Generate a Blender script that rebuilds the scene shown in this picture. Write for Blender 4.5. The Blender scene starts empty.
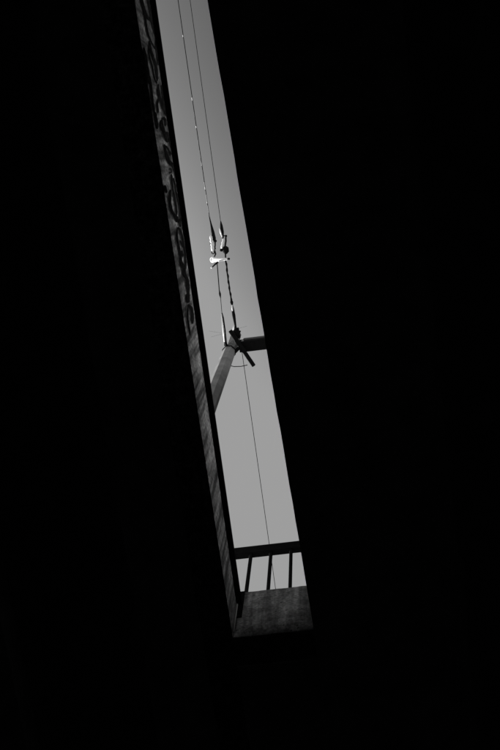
import bpy, bmesh, math, random
from mathutils import Vector, Matrix
random.seed(4)
sc = bpy.context.scene
COL = sc.collection

# ------------------------------------------------------------------ camera
# Axes: +Y runs along the gap between the decks, +X is across it, Z is up.
F = 1000.0                       # focal length in photo pixels (photo 500 x 750)
CAMZ = 1.6
ROWS = [Vector((0.9892, 0.1248, 0.0769)).normalized(), None, None]
zc = Vector((0.0498, 0.2071, -0.9770)).normalized()
xc = (ROWS[0] - zc * ROWS[0].dot(zc)).normalized()
yc = zc.cross(xc)
M3 = Matrix((xc, yc, zc))        # camera space -> world space
cam = bpy.data.cameras.new('camera')
cam.sensor_fit = 'VERTICAL'; cam.sensor_height = 36.0; cam.sensor_width = 24.0
cam.lens = 36.0 * F / 750.0
cam.clip_start = 0.05; cam.clip_end = 5000
camo = bpy.data.objects.new('camera', cam); COL.objects.link(camo)
camo.matrix_world = Matrix.Translation((0, 0, CAMZ)) @ M3.to_4x4()
sc.camera = camo

# ------------------------------------------------------------------ sky, sun, exposure
SUN_EL, SUN_AZ = math.radians(25), math.radians(-66)     # azimuth from +Y towards +X
world = bpy.data.worlds.new('World'); sc.world = world; world.use_nodes = True
nt = world.node_tree
sky = nt.nodes.new('ShaderNodeTexSky'); sky.sky_type = 'NISHITA'; sky.sun_disc = False
sky.sun_elevation = SUN_EL; sky.sun_rotation = SUN_AZ
sep = nt.nodes.new('ShaderNodeSeparateColor')            # black-and-white film behind a red filter
nt.links.new(sky.outputs[0], sep.inputs[0])
pw = nt.nodes.new('ShaderNodeMath'); pw.operation = 'POWER'; pw.inputs[1].default_value = 6.0
nt.links.new(sep.outputs[0], pw.inputs[0])
ml = nt.nodes.new('ShaderNodeMath'); ml.operation = 'MULTIPLY'; ml.inputs[1].default_value = 5.4
nt.links.new(pw.outputs[0], ml.inputs[0])
sh = nt.nodes.new('ShaderNodeMath'); sh.operation = 'SMOOTH_MIN'          # shoulder of the film
sh.inputs[1].default_value = 1.42; sh.inputs[2].default_value = .3
nt.links.new(ml.outputs[0], sh.inputs[0])
cmb = nt.nodes.new('ShaderNodeCombineColor')
for k in range(3): nt.links.new(sh.outputs[0], cmb.inputs[k])
bg = nt.nodes['Background']; bg.inputs[1].default_value = 0.10
nt.links.new(cmb.outputs[0], bg.inputs[0])

sl = bpy.data.lights.new('sun', 'SUN'); sl.energy = 5.0; sl.angle = math.radians(0.5); sl.color = (1, 0.995, 0.99)
so = bpy.data.objects.new('sun', sl); COL.objects.link(so)
sd = Vector((math.sin(SUN_AZ) * math.cos(SUN_EL), math.cos(SUN_AZ) * math.cos(SUN_EL), math.sin(SUN_EL)))
so.rotation_euler = sd.to_track_quat('Z', 'Y').to_euler(); so.location = sd * 60

sc.view_settings.view_transform = 'Standard'; sc.view_settings.look = 'None'
sc.view_settings.gamma = 1; sc.view_settings.use_curve_mapping = False
sc.view_settings.exposure = 1.25
sc.render.engine = 'CYCLES'
sc.cycles.max_bounces = 6

# ------------------------------------------------------------------ measuring helpers
def ray(px, py): return M3 @ Vector(((px - 250) / F, -(py - 375) / F, -1))
def at_h(px, py, h):             # point at height h above the camera
    r = ray(px, py); p = r * (h / r.z); return Vector((p.x, p.y, p.z + CAMZ))
def at_x(px, py, x):             # point on the vertical plane X = x
    r = ray(px, py); p = r * (x / r.x); return Vector((p.x, p.y, p.z + CAMZ))

# ------------------------------------------------------------------ materials
def mat(name, base=0.3, var=0.0, scale=6, rough=0.8, metal=0.0, streak=0.0, bump=0.0, transl=0.0, speck=0.0, spec=0.15, fine=0.0, end_shade=0.0):
    m = bpy.data.materials.new(name); m.use_nodes = True
    n = m.node_tree; N = n.nodes; L = n.links
    b = N['Principled BSDF']; b.inputs['Roughness'].default_value = rough; b.inputs['Metallic'].default_value = metal
    b.inputs['Specular IOR Level'].default_value = spec
    tc = N.new('ShaderNodeTexCoord')
    no = N.new('ShaderNodeTexNoise'); no.inputs['Scale'].default_value = scale; no.inputs['Detail'].default_value = 8
    no.inputs['Roughness'].default_value = 0.65
    L.new(tc.outputs['Object'], no.inputs['Vector'])
    mr = N.new('ShaderNodeMapRange'); mr.inputs[1].default_value = .3; mr.inputs[2].default_value = .7
    mr.inputs[3].default_value = base * (1 - var); mr.inputs[4].default_value = base * (1 + var)
    L.new(no.outputs['Fac'], mr.inputs[0]); val = mr.outputs[0]
    def mult(v, w):
        x = N.new('ShaderNodeMath'); x.operation = 'MULTIPLY'; L.new(v, x.inputs[0]); L.new(w, x.inputs[1]); return x.outputs[0]
    if streak:                   # rain streaks running down the concrete
        mp = N.new('ShaderNodeMapping'); mp.inputs['Scale'].default_value = (16, 15, .8)
        mp.inputs['Rotation'].default_value = (0, 0, 0)
        L.new(tc.outputs['Object'], mp.inputs[0])
        n2 = N.new('ShaderNodeTexNoise'); n2.inputs['Scale'].default_value = 1.0; n2.inputs['Detail'].default_value = 5
        L.new(mp.outputs[0], n2.inputs['Vector'])
        m2 = N.new('ShaderNodeMapRange'); m2.inputs[1].default_value = .36; m2.inputs[2].default_value = .64
        m2.inputs[3].default_value = 1 - streak; m2.inputs[4].default_value = 1 + streak
        L.new(n2.outputs['Fac'], m2.inputs[0]); val = mult(val, m2.outputs[0])
    if end_shade:                    # shade painted into the colour, deepening unevenly towards the end wall
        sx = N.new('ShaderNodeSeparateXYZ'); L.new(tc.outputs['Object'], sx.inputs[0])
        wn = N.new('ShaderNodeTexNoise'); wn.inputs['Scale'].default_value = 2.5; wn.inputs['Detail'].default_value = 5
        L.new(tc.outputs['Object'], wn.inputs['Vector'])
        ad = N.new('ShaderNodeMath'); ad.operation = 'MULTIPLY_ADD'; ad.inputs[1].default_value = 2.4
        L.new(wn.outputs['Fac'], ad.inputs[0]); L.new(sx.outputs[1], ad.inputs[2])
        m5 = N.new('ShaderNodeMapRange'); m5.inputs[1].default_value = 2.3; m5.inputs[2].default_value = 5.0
        m5.inputs[3].default_value = 1; m5.inputs[4].default_value = 1 - end_shade
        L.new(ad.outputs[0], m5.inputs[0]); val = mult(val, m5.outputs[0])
    if fine:                     # broken surface: small mottling
        n4 = N.new('ShaderNodeTexNoise'); n4.inputs['Scale'].default_value = 38; n4.inputs['Detail'].default_value = 6
        L.new(tc.outputs['Object'], n4.inputs['Vector'])
        m4 = N.new('ShaderNodeMapRange'); m4.inputs[1].default_value = .38; m4.inputs[2].default_value = .62
        m4.inputs[3].default_value = 1 - fine; m4.inputs[4].default_value = 1 + fine
        L.new(n4.outputs['Fac'], m4.inputs[0]); val = mult(val, m4.outputs[0])
    if speck:                    # dark pits and spalls
        n3 = N.new('ShaderNodeTexNoise'); n3.inputs['Scale'].default_value = 22; n3.inputs['Detail'].default_value = 3
        L.new(tc.outputs['Object'], n3.inputs['Vector'])
        m3 = N.new('ShaderNodeMapRange'); m3.inputs[1].default_value = .62; m3.inputs[2].default_value = .7
        m3.inputs[3].default_value = 1; m3.inputs[4].default_value = 1 - speck
        L.new(n3.outputs['Fac'], m3.inputs[0]); val = mult(val, m3.outputs[0])
    c = N.new('ShaderNodeCombineColor')
    for k in range(3): L.new(val, c.inputs[k])
    L.new(c.outputs[0], b.inputs['Base Color'])
    if bump:
        bu = N.new('ShaderNodeBump'); bu.inputs['Strength'].default_value = bump; bu.inputs['Distance'].default_value = .02
        L.new(no.outputs['Fac'], bu.inputs['Height']); L.new(bu.outputs[0], b.inputs['Normal'])
    if transl:
        t = N.new('ShaderNodeBsdfTranslucent'); L.new(c.outputs[0], t.inputs[0])
        mx = N.new('ShaderNodeMixShader'); mx.inputs[0].default_value = transl
        L.new(b.outputs[0], mx.inputs[1]); L.new(t.outputs[0], mx.inputs[2])
        L.new(mx.outputs[0], N['Material Output'].inputs[0])
    return m
MT = dict(
    wall=mat('weathered_concrete', .25, .5, 7, streak=.8, bump=.5, speck=.4, fine=.5, end_shade=.62),
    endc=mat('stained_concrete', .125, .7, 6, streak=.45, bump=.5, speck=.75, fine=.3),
    deck=mat('deck_concrete', .32, .4, 3, .95, bump=.3, spec=0),
    paint=mat('black_spray_paint', .014, .9, 22, .9, spec=0, fine=.5),
    faded=mat('faded_paint', .11, .6, 14, .9, spec=0, fine=.4),
    wash=mat('thin_grey_paint', .3, .35, 14, .8),
    tar=mat('tarred_steel', .006, .3, 10, .95, spec=0),
    rail=mat('dark_painted_steel', .008, .3, 20, .9, spec=.03),
    galv=mat('galvanised_steel', .25, .3, 3.5, .7),
    dull=mat('lit_beam_grey', .1, .3, 9, .8),
    dark=mat('black_steel_and_shade', .008, .3, 30, .8, spec=.05),  # black steel, and the painted shaded sides of wire fittings
    cable=mat('twisted_cable', .02, .3, 40, .8, spec=.05),
    porc=mat('white_polymer', .88, .02, 8, .4, spec=.4),
    asphalt=mat('asphalt', .05, .2, 4, .9),
    dirt=mat('dry_ground', .12, .3, .5, .95),
)

# ------------------------------------------------------------------ mesh helpers
def tag(o, label=None, cat=None, group=None, kind=None):
    for k, v in (('label', label), ('category', cat), ('group', group), ('kind', kind)):
        if v: o[k] = v
    return o
def thing(name, loc, label, cat, group=None):
    o = bpy.data.objects.new(name, None); COL.objects.link(o); o.location = loc; o.empty_display_size = .2
    return tag(o, label, cat, group)
def build(name, bm, m, parent=None, smooth=False, bevel=0):
    bmesh.ops.recalc_face_normals(bm, faces=bm.faces)
    if bevel:
        bmesh.ops.bevel(bm, geom=list(bm.edges), offset=bevel, segments=1, affect='EDGES')
    me = bpy.data.meshes.new(name)
    off = parent.location.copy() if parent and parent.parent is None else Vector()
    if parent and parent.parent is not None:
        off = parent.parent.location + parent.location
    for v in bm.verts: v.co -= off
    bm.to_mesh(me); bm.free()
    if smooth:
        for p in me.polygons: p.use_smooth = True
    me.materials.append(MT[m])
    o = bpy.data.objects.new(name, me); COL.objects.link(o)
    if parent: o.parent = parent
    return o
def box(bm, a, b):
    x0, y0, z0 = a; x1, y1, z1 = b
    v = [bm.verts.new(p) for p in ((x0,y0,z0),(x1,y0,z0),(x1,y1,z0),(x0,y1,z0),(x0,y0,z1),(x1,y0,z1),(x1,y1,z1),(x0,y1,z1))]
    for f in ((0,3,2,1),(4,5,6,7),(0,1,5,4),(1,2,6,5),(2,3,7,6),(3,0,4,7)): bm.faces.new([v[i] for i in f])
def prism(bm, bot, top):         # two matching rings of points
    a = [bm.verts.new(p) for p in bot]; b = [bm.verts.new(p) for p in top]; n = len(a)
    bm.faces.new(a[::-1]); bm.faces.new(b)
    for i in range(n): bm.faces.new([a[i], a[(i+1) % n], b[(i+1) % n], b[i]])
def tube(bm, pts, rad, seg=10):
    pts = [Vector(p) for p in pts]
    if not hasattr(rad, '__len__'): rad = [rad] * len(pts)
    rings = []; ref = None
    for i, p in enumerate(pts):
        d = (pts[min(i+1, len(pts)-1)] - pts[max(i-1, 0)]).normalized()
        if ref is None:
            ref = d.orthogonal().normalized()
        ref = (ref - d * ref.dot(d)).normalized(); s = d.cross(ref)
        rings.append([bm.verts.new(p + (ref * math.cos(t) + s * math.sin(t)) * rad[i]) for t in (2*math.pi*k/seg for k in range(seg))])
    for r0, r1 in zip(rings, rings[1:]):
        for k in range(seg): bm.faces.new([r0[k], r0[(k+1) % seg], r1[(k+1) % seg], r1[k]])
    bm.faces.new(rings[0][::-1]); bm.faces.new(rings[-1])
def turned(bm, a, b, prof, seg=14):   # prof: (fraction along a-b, radius)
    a, b = Vector(a), Vector(b)
    # strictly increasing stations so that rings keep their direction
    tube(bm, [a.lerp(b, t) for t, r in prof], [r for t, r in prof], seg)
def bar(bm, a, b, w, h):         # flat bar, w across (horizontal), h deep (vertical)
    a, b = Vector(a), Vector(b); d = (b - a).normalized(); s = d.cross(Vector((0, 0, 1))).normalized() * w / 2
    u = s.cross(d).normalized() * h / 2
    prism(bm, [a-s-u, a+s-u, a+s+u, a-s+u], [b-s-u, b+s-u, b+s+u, b-s+u])
def torus(bm, c, ax, R, r, n=18, m=8, sweep=2*math.pi, start=0, ref=None):
    ax = Vector(ax).normalized(); u = (Vector(ref) if ref else ax.orthogonal()).normalized(); u = (u - ax*u.dot(ax)).normalized(); w = ax.cross(u)
    k = n if sweep > 6.28 else n + 1
    rings = []
    for i in range(k):
        t = start + sweep * i / n; d = u * math.cos(t) + w * math.sin(t)
        rings.append([bm.verts.new(Vector(c) + d * (R + r*math.cos(q)) + ax * r*math.sin(q)) for q in (2*math.pi*j/m for j in range(m))])
    pairs = list(zip(rings, rings[1:])) + ([(rings[-1], rings[0])] if sweep > 6.28 else [])
    for r0, r1 in pairs:
        for j in range(m): bm.faces.new([r0[j], r0[(j+1) % m], r1[(j+1) % m], r1[j]])
def ball(bm, c, r): bmesh.ops.create_icosphere(bm, subdivisions=2, radius=r, matrix=Matrix.Translation(c))
NB = bmesh.new

# ------------------------------------------------------------------ ground
bm = NB(); box(bm, (-1500, -1500, -.3), (1500, 1500, -.004)); tag(build('ground', bm, 'dirt'), kind='structure')
bm = NB(); box(bm, (-7, -300, -.003), (5, 300, 0.0)); tag(build('road', bm, 'asphalt'), kind='structure')

# ------------------------------------------------------------------ decks
ZU = CAMZ + 8.0                  # soffit height
XL = -1.10                       # face of the left deck at the gap
YE = 3.898                       # face of the cross deck closing the gap
Y0, Y1 = -75.0, 85.0
YB = -7.5                        # the other end of the gap
def ztop(y): return CAMZ + 8.905 - 0.058 * (max(min(y, YE), YB) + 1.5)
def xr(y): return -0.548 + 0.0298 * (y + 1.30)

left = thing('bridge_deck', (-12, 0, ZU), 'left concrete bridge deck with dark graffiti along its side face in the gap', 'bridge deck')
bm = NB()                        # edge wall with slightly falling top, in lengths so it can be wavy
ys = [YB, -4, -1.5, 0, 1.5, 3, YE, 20, Y1]
ys = [Y0] + ys
for y0, y1 in zip(ys, ys[1:]):
    prism(bm, [(XL-.26, y0, ZU), (XL, y0, ZU), (XL, y1, ZU), (XL-.26, y1, ZU)],
              [(XL-.26, y0, ztop(y0)), (XL, y0, ztop(y0)), (XL, y1, ztop(y1)), (XL-.26, y1, ztop(y1))])
bmesh.ops.remove_doubles(bm, verts=bm.verts, dist=.0005)
inner = [f for f in bm.faces if abs(f.normal.y) > .9 and Y0 + 1 < f.calc_center_median().y < Y1 - 1]
bmesh.ops.delete(bm, geom=inner, context='FACES_ONLY')
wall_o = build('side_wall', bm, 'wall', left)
bm = NB()
for y0, y1 in zip(ys, ys[1:]):
    prism(bm, [(XL-.31, y0, ztop(y0)+.001), (XL+.048, y0, ztop(y0)+.001), (XL+.048, y1, ztop(y1)+.001), (XL-.31, y1, ztop(y1)+.001)],
              [(XL-.31, y0, ztop(y0)+.055), (XL+.048, y0, ztop(y0)+.055), (XL+.048, y1, ztop(y1)+.055), (XL-.31, y1, ztop(y1)+.055)])
bmesh.ops.remove_doubles(bm, verts=bm.verts, dist=.0005)
build('coping', bm, 'tar', left)
bm = NB(); box(bm, (-26, Y0, ZU+.35), (XL-.262, Y1, ZU+.60)); build('slab', bm, 'deck', left)
for x in (-3.4, -5.6, -7.8, -10, -12.2, -14.4, -16.6, -18.8, -21, -23.2, -25.4):
    bm = NB(); box(bm, (x-.3, Y0, ZU-.001), (x+.3, Y1, ZU+.349)); build('girder', bm, 'deck', left)
bm = NB(); box(bm, (-1.9, Y0, ZU-.001), (XL-.263, Y1, ZU+.349)); build('edge_girder', bm, 'deck', left)

right = thing('bridge_deck', (12, 0, ZU), 'right concrete bridge deck in deep shade, its bare lower edge bounding the gap', 'bridge deck')
bm = NB()
yy = [Y0, -9] + [-3 + .16*k for k in range(43)] + [YE]   # slightly uneven cast arris
ex = [xr(max(y, -9)) + (random.uniform(-.0025, .0025) if -4 < y < YE else 0) for y in yy]
ring = [(x, y) for x, y in zip(ex, yy)] + [(xr(YE), Y1), (.9, Y1), (.9, Y0)]
prism(bm, [(x, y, ZU) for x, y in ring], [(x + (.02 if x < .5 else 0), y, ZU+.9) for x, y in ring])
build('edge_girder', bm, 'deck', right)
bm = NB(); box(bm, (.902, Y0, ZU+.35), (26, Y1, ZU+.60)); build('slab', bm, 'deck', right)
for x in (2.7, 4.9, 7.1, 9.3, 11.5, 13.7, 15.9, 18.1, 20.3, 22.5, 25.4):
    bm = NB(); box(bm, (x-.3, Y0, ZU-.001), (x+.3, Y1, ZU+.349)); build('girder', bm, 'deck', right)

bm = NB(); prism(bm, [(xr(1)+.05, 1, ZU+.902), (xr(1)+.25, 1, ZU+.902), (xr(YE)+.25, Y1, ZU+.902), (xr(YE)+.05, Y1, ZU+.902), (xr(YE)+.05, YE, ZU+.902)],
                 [(xr(1)+.05, 1, ZU+4.6), (xr(1)+.25, 1, ZU+4.6), (xr(YE)+.25, Y1, ZU+4.6), (xr(YE)+.05, Y1, ZU+4.6), (xr(YE)+.05, YE, ZU+4.6)])
build('added_sky_screen', bm, 'rail', right)  # added unseen screen, cuts sky light on the left and end walls
cross = thing('bridge_deck', (-.75, YE, ZU), 'stained concrete cross deck closing the end of the gap below the railing', 'bridge deck')
ZE = CAMZ + 8.888
bm = NB(); prism(bm, [(XL+.001, YE, ZU), (xr(YE)-.001, YE, ZU), (xr(YE)-.001, YE+.3, ZU), (XL+.001, YE+.3, ZU)],
                 [(XL+.001, YE, ZE), (xr(YE)-.001, YE, ZE), (xr(YE)-.001, YE+.3, ZE), (XL+.001, YE+.3, ZE)])
bmesh.ops.subdivide_edges(bm, edges=list(bm.edges), cuts=18, use_grid_fill=True)
for v in bm.verts:               # chipped lower and upper arrises
    if abs(v.co.y - YE) < .001:
        if v.co.z < ZU + .02: v.co.z += random.uniform(0, .015)
        if v.co.z > ZE - .02: v.co.z -= random.uniform(0, .008)
for v in bm.verts:               # rounded lower arris
    d = v.co.z - ZU
    if v.co.y < YE + .01 and d < .17: v.co.y += .15 * (1 - math.sqrt(max(0, 1 - ((.17 - d)/.175)**2)))
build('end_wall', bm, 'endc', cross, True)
bm = NB(); box(bm, (XL+.001, YE+.301, ZU+.001), (xr(YE)-.001, Y1, ZU+.6)); build('slab', bm, 'deck', cross)
bm = NB(); box(bm, (XL+.002, YE-.012, ZU+.34), (XL+.062, YE-.002, ZE-.001)); build('corner_recess_dark', bm, 'tar', cross)  # black sheet painting the dark recess at the corner
bm = NB(); tube(bm, [(XL+.009, YE-.02, ZU+.03), (XL+.009, YE-.02, ZE+.02)], .007, 8); build('corner_edge_glint', bm, 'galv', cross, True)  # pale tube painting the light caught by the wall's corner edge

# the near end of the gap is closed by the same slab
bm = NB(); box(bm, (XL+.001, Y0, ZU+.001), (xr(-9)-.001, YB, ZU+.7)); build('slab', bm, 'deck', left)

# graffiti: sprayed strokes lying on the side wall, traced then laid on its plane
def smooth(pts, n=6):
    out = []
    P = [pts[0]] + list(pts) + [pts[-1]]
    for i in range(1, len(P) - 2):
        for k in range(n):
            t = k / n
            out.append(tuple(.5*((2*P[i][j]) + (-P[i-1][j]+P[i+1][j])*t + (2*P[i-1][j]-5*P[i][j]+4*P[i+1][j]-P[i+2][j])*t*t
                             + (-P[i-1][j]+3*P[i][j]-3*P[i+1][j]+P[i+2][j])*t**3) for j in (0, 1)))
    out.append(pts[-1]); return out
_lay = [0]
def stroke(bm, pts, w, ends=.35):
    pts = smooth(pts); n = len(pts); off = .0015 + .00006 * _lay[0]; _lay[0] += 1
    prev = None; vs = []
    for i, (x, y) in enumerate(pts):
        a = pts[max(i-1, 0)]; b = pts[min(i+1, n-1)]
        dx, dy = b[0]-a[0], b[1]-a[1]; l = math.hypot(dx, dy) or 1
        nx, ny = -dy/l, dx/l
        t = min(i, n-1-i) / max(1, n*.18)
        ww = w/2 * (ends + (1-ends)*min(1, t)) * random.uniform(.9, 1.1)
        cur = []
        for s in (-1, 1):
            p = at_x(x + nx*ww*s, y + ny*ww*s, XL); 
            p.z = min(max(p.z, ZU + .004), ztop(p.y) - .004)
            cur.append(bm.verts.new((XL + off, p.y, p.z)))
        if prev: bm.faces.new([prev[0], prev[1], cur[1], cur[0]])
        prev = cur
S = 1/13.89
def T(ox, oy, s, l): return [(ox + u*s, oy + v*s) for u, v in l]
G = [
 (132,0,S,[(105,-60),(128,20),(150,100),(180,180),(215,250),(265,310)],38),
 (132,0,S,[(200,-60),(218,30),(240,120),(255,210),(270,300),(310,450),(335,560)],40),
 (132,0,S,[(140,130),(170,230),(190,350),(215,470),(250,556)],25),
 (132,0,S,[(250,-40),(285,120),(300,260),(330,400)],34),
 (138,38,S,[(150,0),(200,100),(245,170)],20),
 (138,38,S,[(150,40),(165,150),(200,270),(235,370),(250,500),(262,600)],38),
 (138,38,S,[(240,0),(262,200),(282,380)],44),
 (138,38,S,[(135,100),(150,260),(190,400),(222,580)],17),
 (138,38,S,[(72,130),(105,330),(135,540),(150,640)],40),
 (144,76,S,[(135,-20),(150,70),(172,100),(160,60)],12),
 (144,76,S,[(175,0),(183,50)],26),
 (144,76,S,[(190,110),(190,200),(205,280),(235,370),(270,470),(300,560)],40),
 (144,76,S,[(230,130),(255,260),(272,380),(292,500)],36),
 (144,76,S,[(205,300),(175,390),(190,520)],24),
 (144,76,S,[(72,0),(92,200),(115,400),(140,540)],30),
 (150,114,S,[(50,-40),(78,90),(92,210)],38),
 (150,114,S,[(160,80),(150,150),(182,250),(220,340),(240,395)],50),
 (150,114,S,[(155,80),(188,62),(205,120),(200,170)],34),
 (150,114,S,[(215,250),(262,320),(290,420),(320,520)],55),
 (150,114,S,[(240,100),(262,200),(285,300)],30),
 (150,114,S,[(190,420),(200,500),(212,570)],30),
 (150,114,S,[(210,440),(250,500),(292,570)],24),
 (156,150,S,[(118,-10),(140,80),(182,170),(235,230),(278,340),(300,470)],50),
 (156,150,S,[(165,20),(190,85)],18),
 (156,150,S,[(172,272),(200,262),(208,300),(190,318),(170,305)],12),
 (156,150,S,[(205,335),(212,430),(228,560)],24),
 (156,150,S,[(228,390),(250,460),(275,570)],22),
 (162,186,S,[(28,-10),(55,100)],30),
 (162,186,S,[(112,50),(98,190),(118,330),(168,420),(198,505)],34),
 (162,186,S,[(130,0),(160,130),(185,280),(195,440)],22),
 (162,186,S,[(165,0),(200,150),(235,300),(245,430),(252,560)],27),
 (162,186,S,[(200,420),(212,470),(245,520)],30),
 (164,222,S,[(205,-10),(225,70)],26),
 (164,222,S,[(187,75),(168,140),(175,250),(195,350),(215,450),(242,570)],27),
 (164,222,S,[(187,75),(217,120),(245,220),(265,330),(284,440),(290,570)],30),
 (164,222,S,[(212,255),(240,320),(262,355)],24),
 (164,222,S,[(235,395),(252,485)],26),
 (170,258,S,[(128,0),(150,80),(180,150),(190,230),(222,290),(240,400),(250,570)],46),
 (170,258,S,[(207,0),(206,100),(190,200)],26),
 (175,295,.08,[(155,-20),(150,50),(158,100)],45),
 (175,295,.08,[(160,115),(148,200),(150,300),(165,400),(182,510)],18),
 (175,295,.08,[(163,118),(196,180),(207,260),(214,360)],34),
]
for pts, w in (([(146,-6),(152,30),(158,70),(161,100)],8), ([(163,104),(168,128),(173,150),(178,178)],9), ([(180,178),(185,205),(187,222)],4)):
    bm = NB(); stroke(bm, pts, w); build('faded_paint', bm, 'faded', left)
bm = NB()                        # overspray round the strokes
for ox, oy, s, l, w in G: stroke(bm, T(ox, oy, s, l), w*s + 1.5)
build('overspray', bm, 'faded', left)
bm = NB()
for ox, oy, s, l, w in G: stroke(bm, T(ox, oy, s, l), w*s*1.12)
build('graffiti', bm, 'paint', left)

# ------------------------------------------------------------------ railing on the end wall
rl = thing('railing', (-.6, YE+.05, ZE), 'dark steel railing of upright bars along the top of the end wall', 'railing')
ZR = CAMZ + 9.935
bm = NB(); box(bm, (-1.5, YE+.018, ZR), (-.385, YE+.085, ZR+.178)); build('top_rail', bm, 'rail', rl, bevel=.006)
for k in range(-2, 3):
    x = -1.04 + .2135*k
    bm = NB(); box(bm, (x-.016, YE+.03, ZE-.0 if x > XL and x < xr(YE) else ZU+.905), (x+.016, YE+.07, ZR-.002)); 
    build('baluster', bm, 'rail', rl, bevel=.004)

# ------------------------------------------------------------------ unseen abutments, added to keep side light out from under the decks
for i, (x, lab) in enumerate(((-26, 'unseen concrete abutment wall added to keep light out under the left deck'), (26, 'unseen concrete abutment wall added to keep light out under the right deck'))):
    bm = NB(); box(bm, (x-.5, Y0, -.2), (x+.5, Y1, ZU+.34)); tag(build('added_abutment', bm, 'deck'), lab, 'wall')

# ------------------------------------------------------------------ overhead line portal
HW = 14.5
def W(px, py, dz=0): return at_h(px, py, HW + dz)
mx_, my_ = -1.40, 2.56
zt = CAMZ + HW
port = thing('overhead_line_portal', (mx_, my_, ZU+.6), 'octagonal steel mast with a dark cross beam reaching over the gap', 'overhead line mast')
def octo(z, r, rot=28.5, n=8):
    return [(mx_ + r*math.cos(math.radians(rot + 360/n*k)), my_ + r*math.sin(math.radians(rot + 360/n*k)), z) for k in range(n)]
bm = NB(); prism(bm, octo(ZU+.602, .103), octo(zt-.05, .095)); build('mast', bm, 'galv', port)
bm = NB(); prism(bm, octo(zt-.049, .106), octo(zt-.012, .106)); build('collar', bm, 'dark', port)
bm = NB()                        # mast head: tapered galvanised casting leaning to the wires
prism(bm, [(mx_-.03, my_-.07, zt-.008), (mx_+.09, my_-.07, zt-.008), (mx_+.09, my_+.06, zt-.008), (mx_-.03, my_+.06, zt-.008)],
          [(-1.33, 2.27, zt+.16), (-1.23, 2.25, zt+.16), (-1.19, 2.36, zt+.16), (-1.30, 2.40, zt+.16)])
build('mast_head', bm, 'galv', port, bevel=.008)
bm = NB(); tube(bm, [W(233, 332, .1), W(240, 334, .1)], .05, 12); tube(bm, [W(236.5, 328, .12), W(238.5, 338, .12)], .035, 10); build('wire_saddle', bm, 'dark', port)
bm = NB(); bar(bm, (-1.24, 2.508, zt+.06), (2.2, 2.533, zt+.06), .16, .2); build('cross_beam', bm, 'dark', port, bevel=.006)
bm = NB(); bar(bm, (-1.17, 2.418, zt+.10), (2.15, 2.442, zt+.10), .016, .09); build('beam_lit_side', bm, 'dull', port)  # lighter strip painting the beam's lit side face
bm = NB(); ball(bm, W(242.5, 341, .02), .02); tube(bm, [W(242.5, 341), W(243, 345)], .016); build('beam_bolt', bm, 'galv', port, True)
bm = NB(); bar(bm, W(230, 330.5, -.1), W(254, 366, -.1), .055, .05); build('diagonal_arm', bm, 'dark', port, bevel=.006)
bm = NB()
for a, b, r in ((W(226, 345), W(233, 352), .025), (W(231, 352), W(235, 355, -.02), .02), (W(233, 354), W(241, 346), .025), (W(225, 340), W(227, 348), .02)):
    tube(bm, [a, b], r, 8)
build('clamp', bm, 'dark', port)
bm = NB(); tube(bm, [W(231, 341, .03), W(236, 348, .03)], [.028, .018], 8); tube(bm, [W(224.5, 336, .05), W(224.5, 346, .02)], .014, 8); build('strut', bm, 'galv', port)
m2 = [(p[0] + 3.5, p[1], p[2]) for p in octo(ZU+.602, .145)]; m3 = [(p[0] + 3.5, p[1], p[2]) for p in octo(zt-.05, .098)]
bm = NB(); prism(bm, m2, m3); build('mast', bm, 'galv', port)

# ------------------------------------------------------------------ wires
def line(bm, pts, r, seg=8): tube(bm, pts, r, seg)
def wavy(a, b, n, r, wob):
    out = []
    for i in range(n+1):
        p = a.lerp(b, i/n); out.append(p + Vector((random.uniform(-wob, wob), 0, random.uniform(-wob, wob))))
    return out
# left wire
lw = thing('overhead_wire', tuple(W(178, 0)), 'left overhead wire with a white insulator above the bright side of the mast', 'wire', 'paired overhead wires in the gap')
bm = NB(); a = W(209.4, 217); d = (a - W(178, 0)); line(bm, [a - d*6, W(178, 0), a], .0056); build('cable', bm, 'cable', lw)
for y, l in ((36, .012), (99, .02), (127, .014), (164, .02), (186, .05), (199, .06), (209, .05)):   # sun glints on the cable, painted as small white sleeves
    c = W(178 + 31.5*y/217, y) + Vector((-.003, 0, 0)); u = d.normalized()*l; bm = NB(); tube(bm, [c-u, c+u], .0062, 8)
    build('cable_glint', bm, 'porc', lw)
for ya, yb in ((112, 117), (140, 144), (150, 158), (161, 165), (170, 180), (183, 187), (191, 202), (204, 215)):      # glints painted along the cable's sunlit side as pale rods
    o_ = Vector((-.0055, 0, -.002)); bm = NB(); tube(bm, [W(178 + 31.5*ya/217, ya)+o_, W(178 + 31.5*yb/217, yb)+o_], .0034, 8); build('glint_strip', bm, 'galv', lw)
bm = NB(); turned(bm, W(209.2, 216), W(215, 242), [(0,.006),(.3,.012),(.6,.024),(.85,.026),(1,.014)]); build('dead_end_clamp', bm, 'dark', lw, True)
bm = NB()
turned(bm, W(211, 235), W(213.2, 252), [(0,.01),(.1,.024),(.2,.028),(.28,.019),(.36,.03),(.44,.02),(.55,.028),(.66,.02),(.76,.028),(.9,.022),(1,.01)])
build('insulator', bm, 'porc', lw, True)
bm = NB(); tube(bm, [W(215,240), W(215.2,245), W(214.6,250), W(215.6,254), W(214.2,257)], [.012,.01,.009,.012,.008], 8)
torus(bm, W(213, 252.5), (0,0,1), .019, .007); ball(bm, W(210.6, 244), .013); ball(bm, W(215.5, 241), .02); ball(bm, W(214.9, 248.5), .015); build('shackle', bm, 'dark', lw, True)  # dark hook, with the insulator's shaded right side painted black
bm = NB(); ca, cb = W(217, 262), W(219.7, 296); tube(bm, [ca, cb], .0075, 8)
tube(bm, [W(219.3, 290), W(219.9, 294), W(220.6, 298)], [.006,.017,.006], 8)
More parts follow.
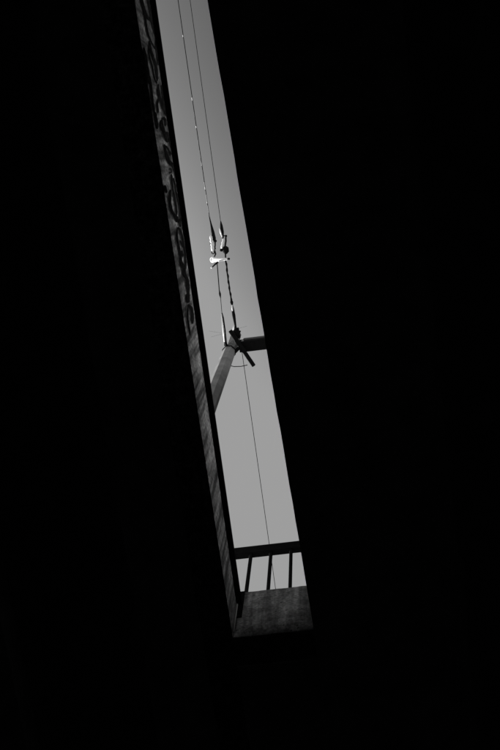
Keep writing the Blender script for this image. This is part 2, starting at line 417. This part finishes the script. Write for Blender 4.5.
tube(bm, [W(220.6, 298), W(222, 314)], .0045, 8); build('lower_cable', bm, 'cable', lw)
bm = NB(); tube(bm, [W(222, 313), W(222.8, 318), W(224.8, 330), W(226.2, 344)], [.008,.017,.013,.012], 10); build('turnbuckle', bm, 'dark', lw, True)
bm = NB(); tube(bm, [W(221.4, 314,-.02), W(223.4, 330,-.02), W(224.6, 342,-.02)], [.006,.013,.01], 10); build('highlight_tube', bm, 'porc', lw, True)  # white tube paints the lit left side of the turnbuckle
# right wire
rw = thing('overhead_wire', tuple(W(190, 0)), 'right overhead wire with a dark round clamp above a chain to the mast', 'wire', 'paired overhead wires in the gap')
bm = NB(); a = W(220.8, 223); d = (a - W(190, 0)); line(bm, [a - d*6, W(190, 0), a], .0043); build('cable', bm, 'cable', rw)
bm = NB(); turned(bm, W(220.7, 221), W(223.2, 239), [(0,.006),(.25,.02),(.6,.025),(.85,.015),(1,.01)]); build('dead_end_clamp', bm, 'dark', rw, True)
bm = NB(); turned(bm, W(219.4, 228,-.01), W(222.2, 237,-.01), [(0,.007),(.4,.013),(1,.01)])
turned(bm, W(224, 238), W(221.8, 249), [(0,.01),(.15,.022),(.3,.016),(.45,.024),(.6,.017),(.78,.023),(1,.01)]); build('insulator', bm, 'porc', rw, True)
bm = NB(); tube(bm, [W(223.2, 236), W(225.8, 235.6), W(225.9, 241), W(225, 247)], .0125, 8)
ball(bm, W(226, 236), .018); build('shackle', bm, 'dark', rw, True)
bm = NB(); turned(bm, W(225.4, 246.2), W(226, 254), [(0,.02),(.2,.046),(.7,.048),(1,.016)]); ball(bm, W(221.2, 250.2), .022); bar(bm, W(221, 250), W(226, 251), .03, .03)
build('round_clamp', bm, 'dark', rw, True)
bm = NB(); tube(bm, [W(225.4, 252), W(225.7, 262)], .011, 8); tube(bm, wavy(W(225.7, 261), W(231.6, 303), 14, 0, .004), [.016 if i % 2 else .010 for i in range(15)], 8); build('link_chain', bm, 'dark', rw)
bm = NB(); turned(bm, W(231.3, 300), W(235.8, 328), [(0,.012),(.08,.024),(.2,.012),(.3,.02),(.55,.025),(.8,.018),(1,.014)]); build('turnbuckle', bm, 'dark', rw, True)
bm = NB(); tube(bm, [W(231.9, 305,-.02), W(232.6, 311,-.02)], .009, 8); build('highlight_tube', bm, 'porc', rw, True)  # white highlight painted on the turnbuckle rod
bm = NB(); tube(bm, [W(234.3, 325), W(233.6, 330)], .012, 8); build('highlight_tube', bm, 'porc', rw, True)

# spreader between the two wires
sp = thing('spreader_bar', tuple(W(213, 260)), 'bright white tapered spreader bar with an eye at its left end, joining the two wires', 'spreader bar')
bm = NB(); turned(bm, W(213.5, 260, .13), W(228, 258.9, -.13), [(0,.026),(.08,.034),(.5,.028),(.95,.017),(1,.012)]); build('rod', bm, 'porc', sp, True)
bm = NB(); torus(bm, W(212.6, 259.8, .13), (0.7, -.1, 1), .034, .013); build('eye', bm, 'porc', sp, True)
bm = NB(); tube(bm, [W(227.9, 258.9, -.131), W(229.2, 258.8, -.15)], .016, 10); build('end_cap', bm, 'dark', sp)
bm = NB(); tube(bm, [W(218, 262), W(215, 264.4), W(212.4, 267)], [.016,.012,.009], 8); build('pin', bm, 'dark', sp, True)
bm = NB(); ball(bm, W(211.6, 267.7), .014); build('pin_tip', bm, 'porc', sp, True)

# wire leaving the mast on the far side
tw = thing('trailing_wire', tuple(W(241, 345)), 'thin single wire running from the mast down behind the railing', 'wire')
bm = NB(); a, b = W(241, 345), W(276, 592); line(bm, [a, b, b + (b-a)*5], .0046); build('cable', bm, 'cable', tw)
bm = NB(); tube(bm, [W(230.8, 365.8), W(234, 366.6), W(241, 366.4), W(247.4, 365)], .0062, 8); build('cross_tie', bm, 'cable', tw)
for px0, py0, px1, py1 in ((209, 331, 221, 333), (211, 337, 222, 334), (239, 328.4, 247, 326)):
    bm = NB(); tube(bm, [W(px0, py0), W(px1, py1)], .001, 6); build('tie_wire', bm, 'cable', port)
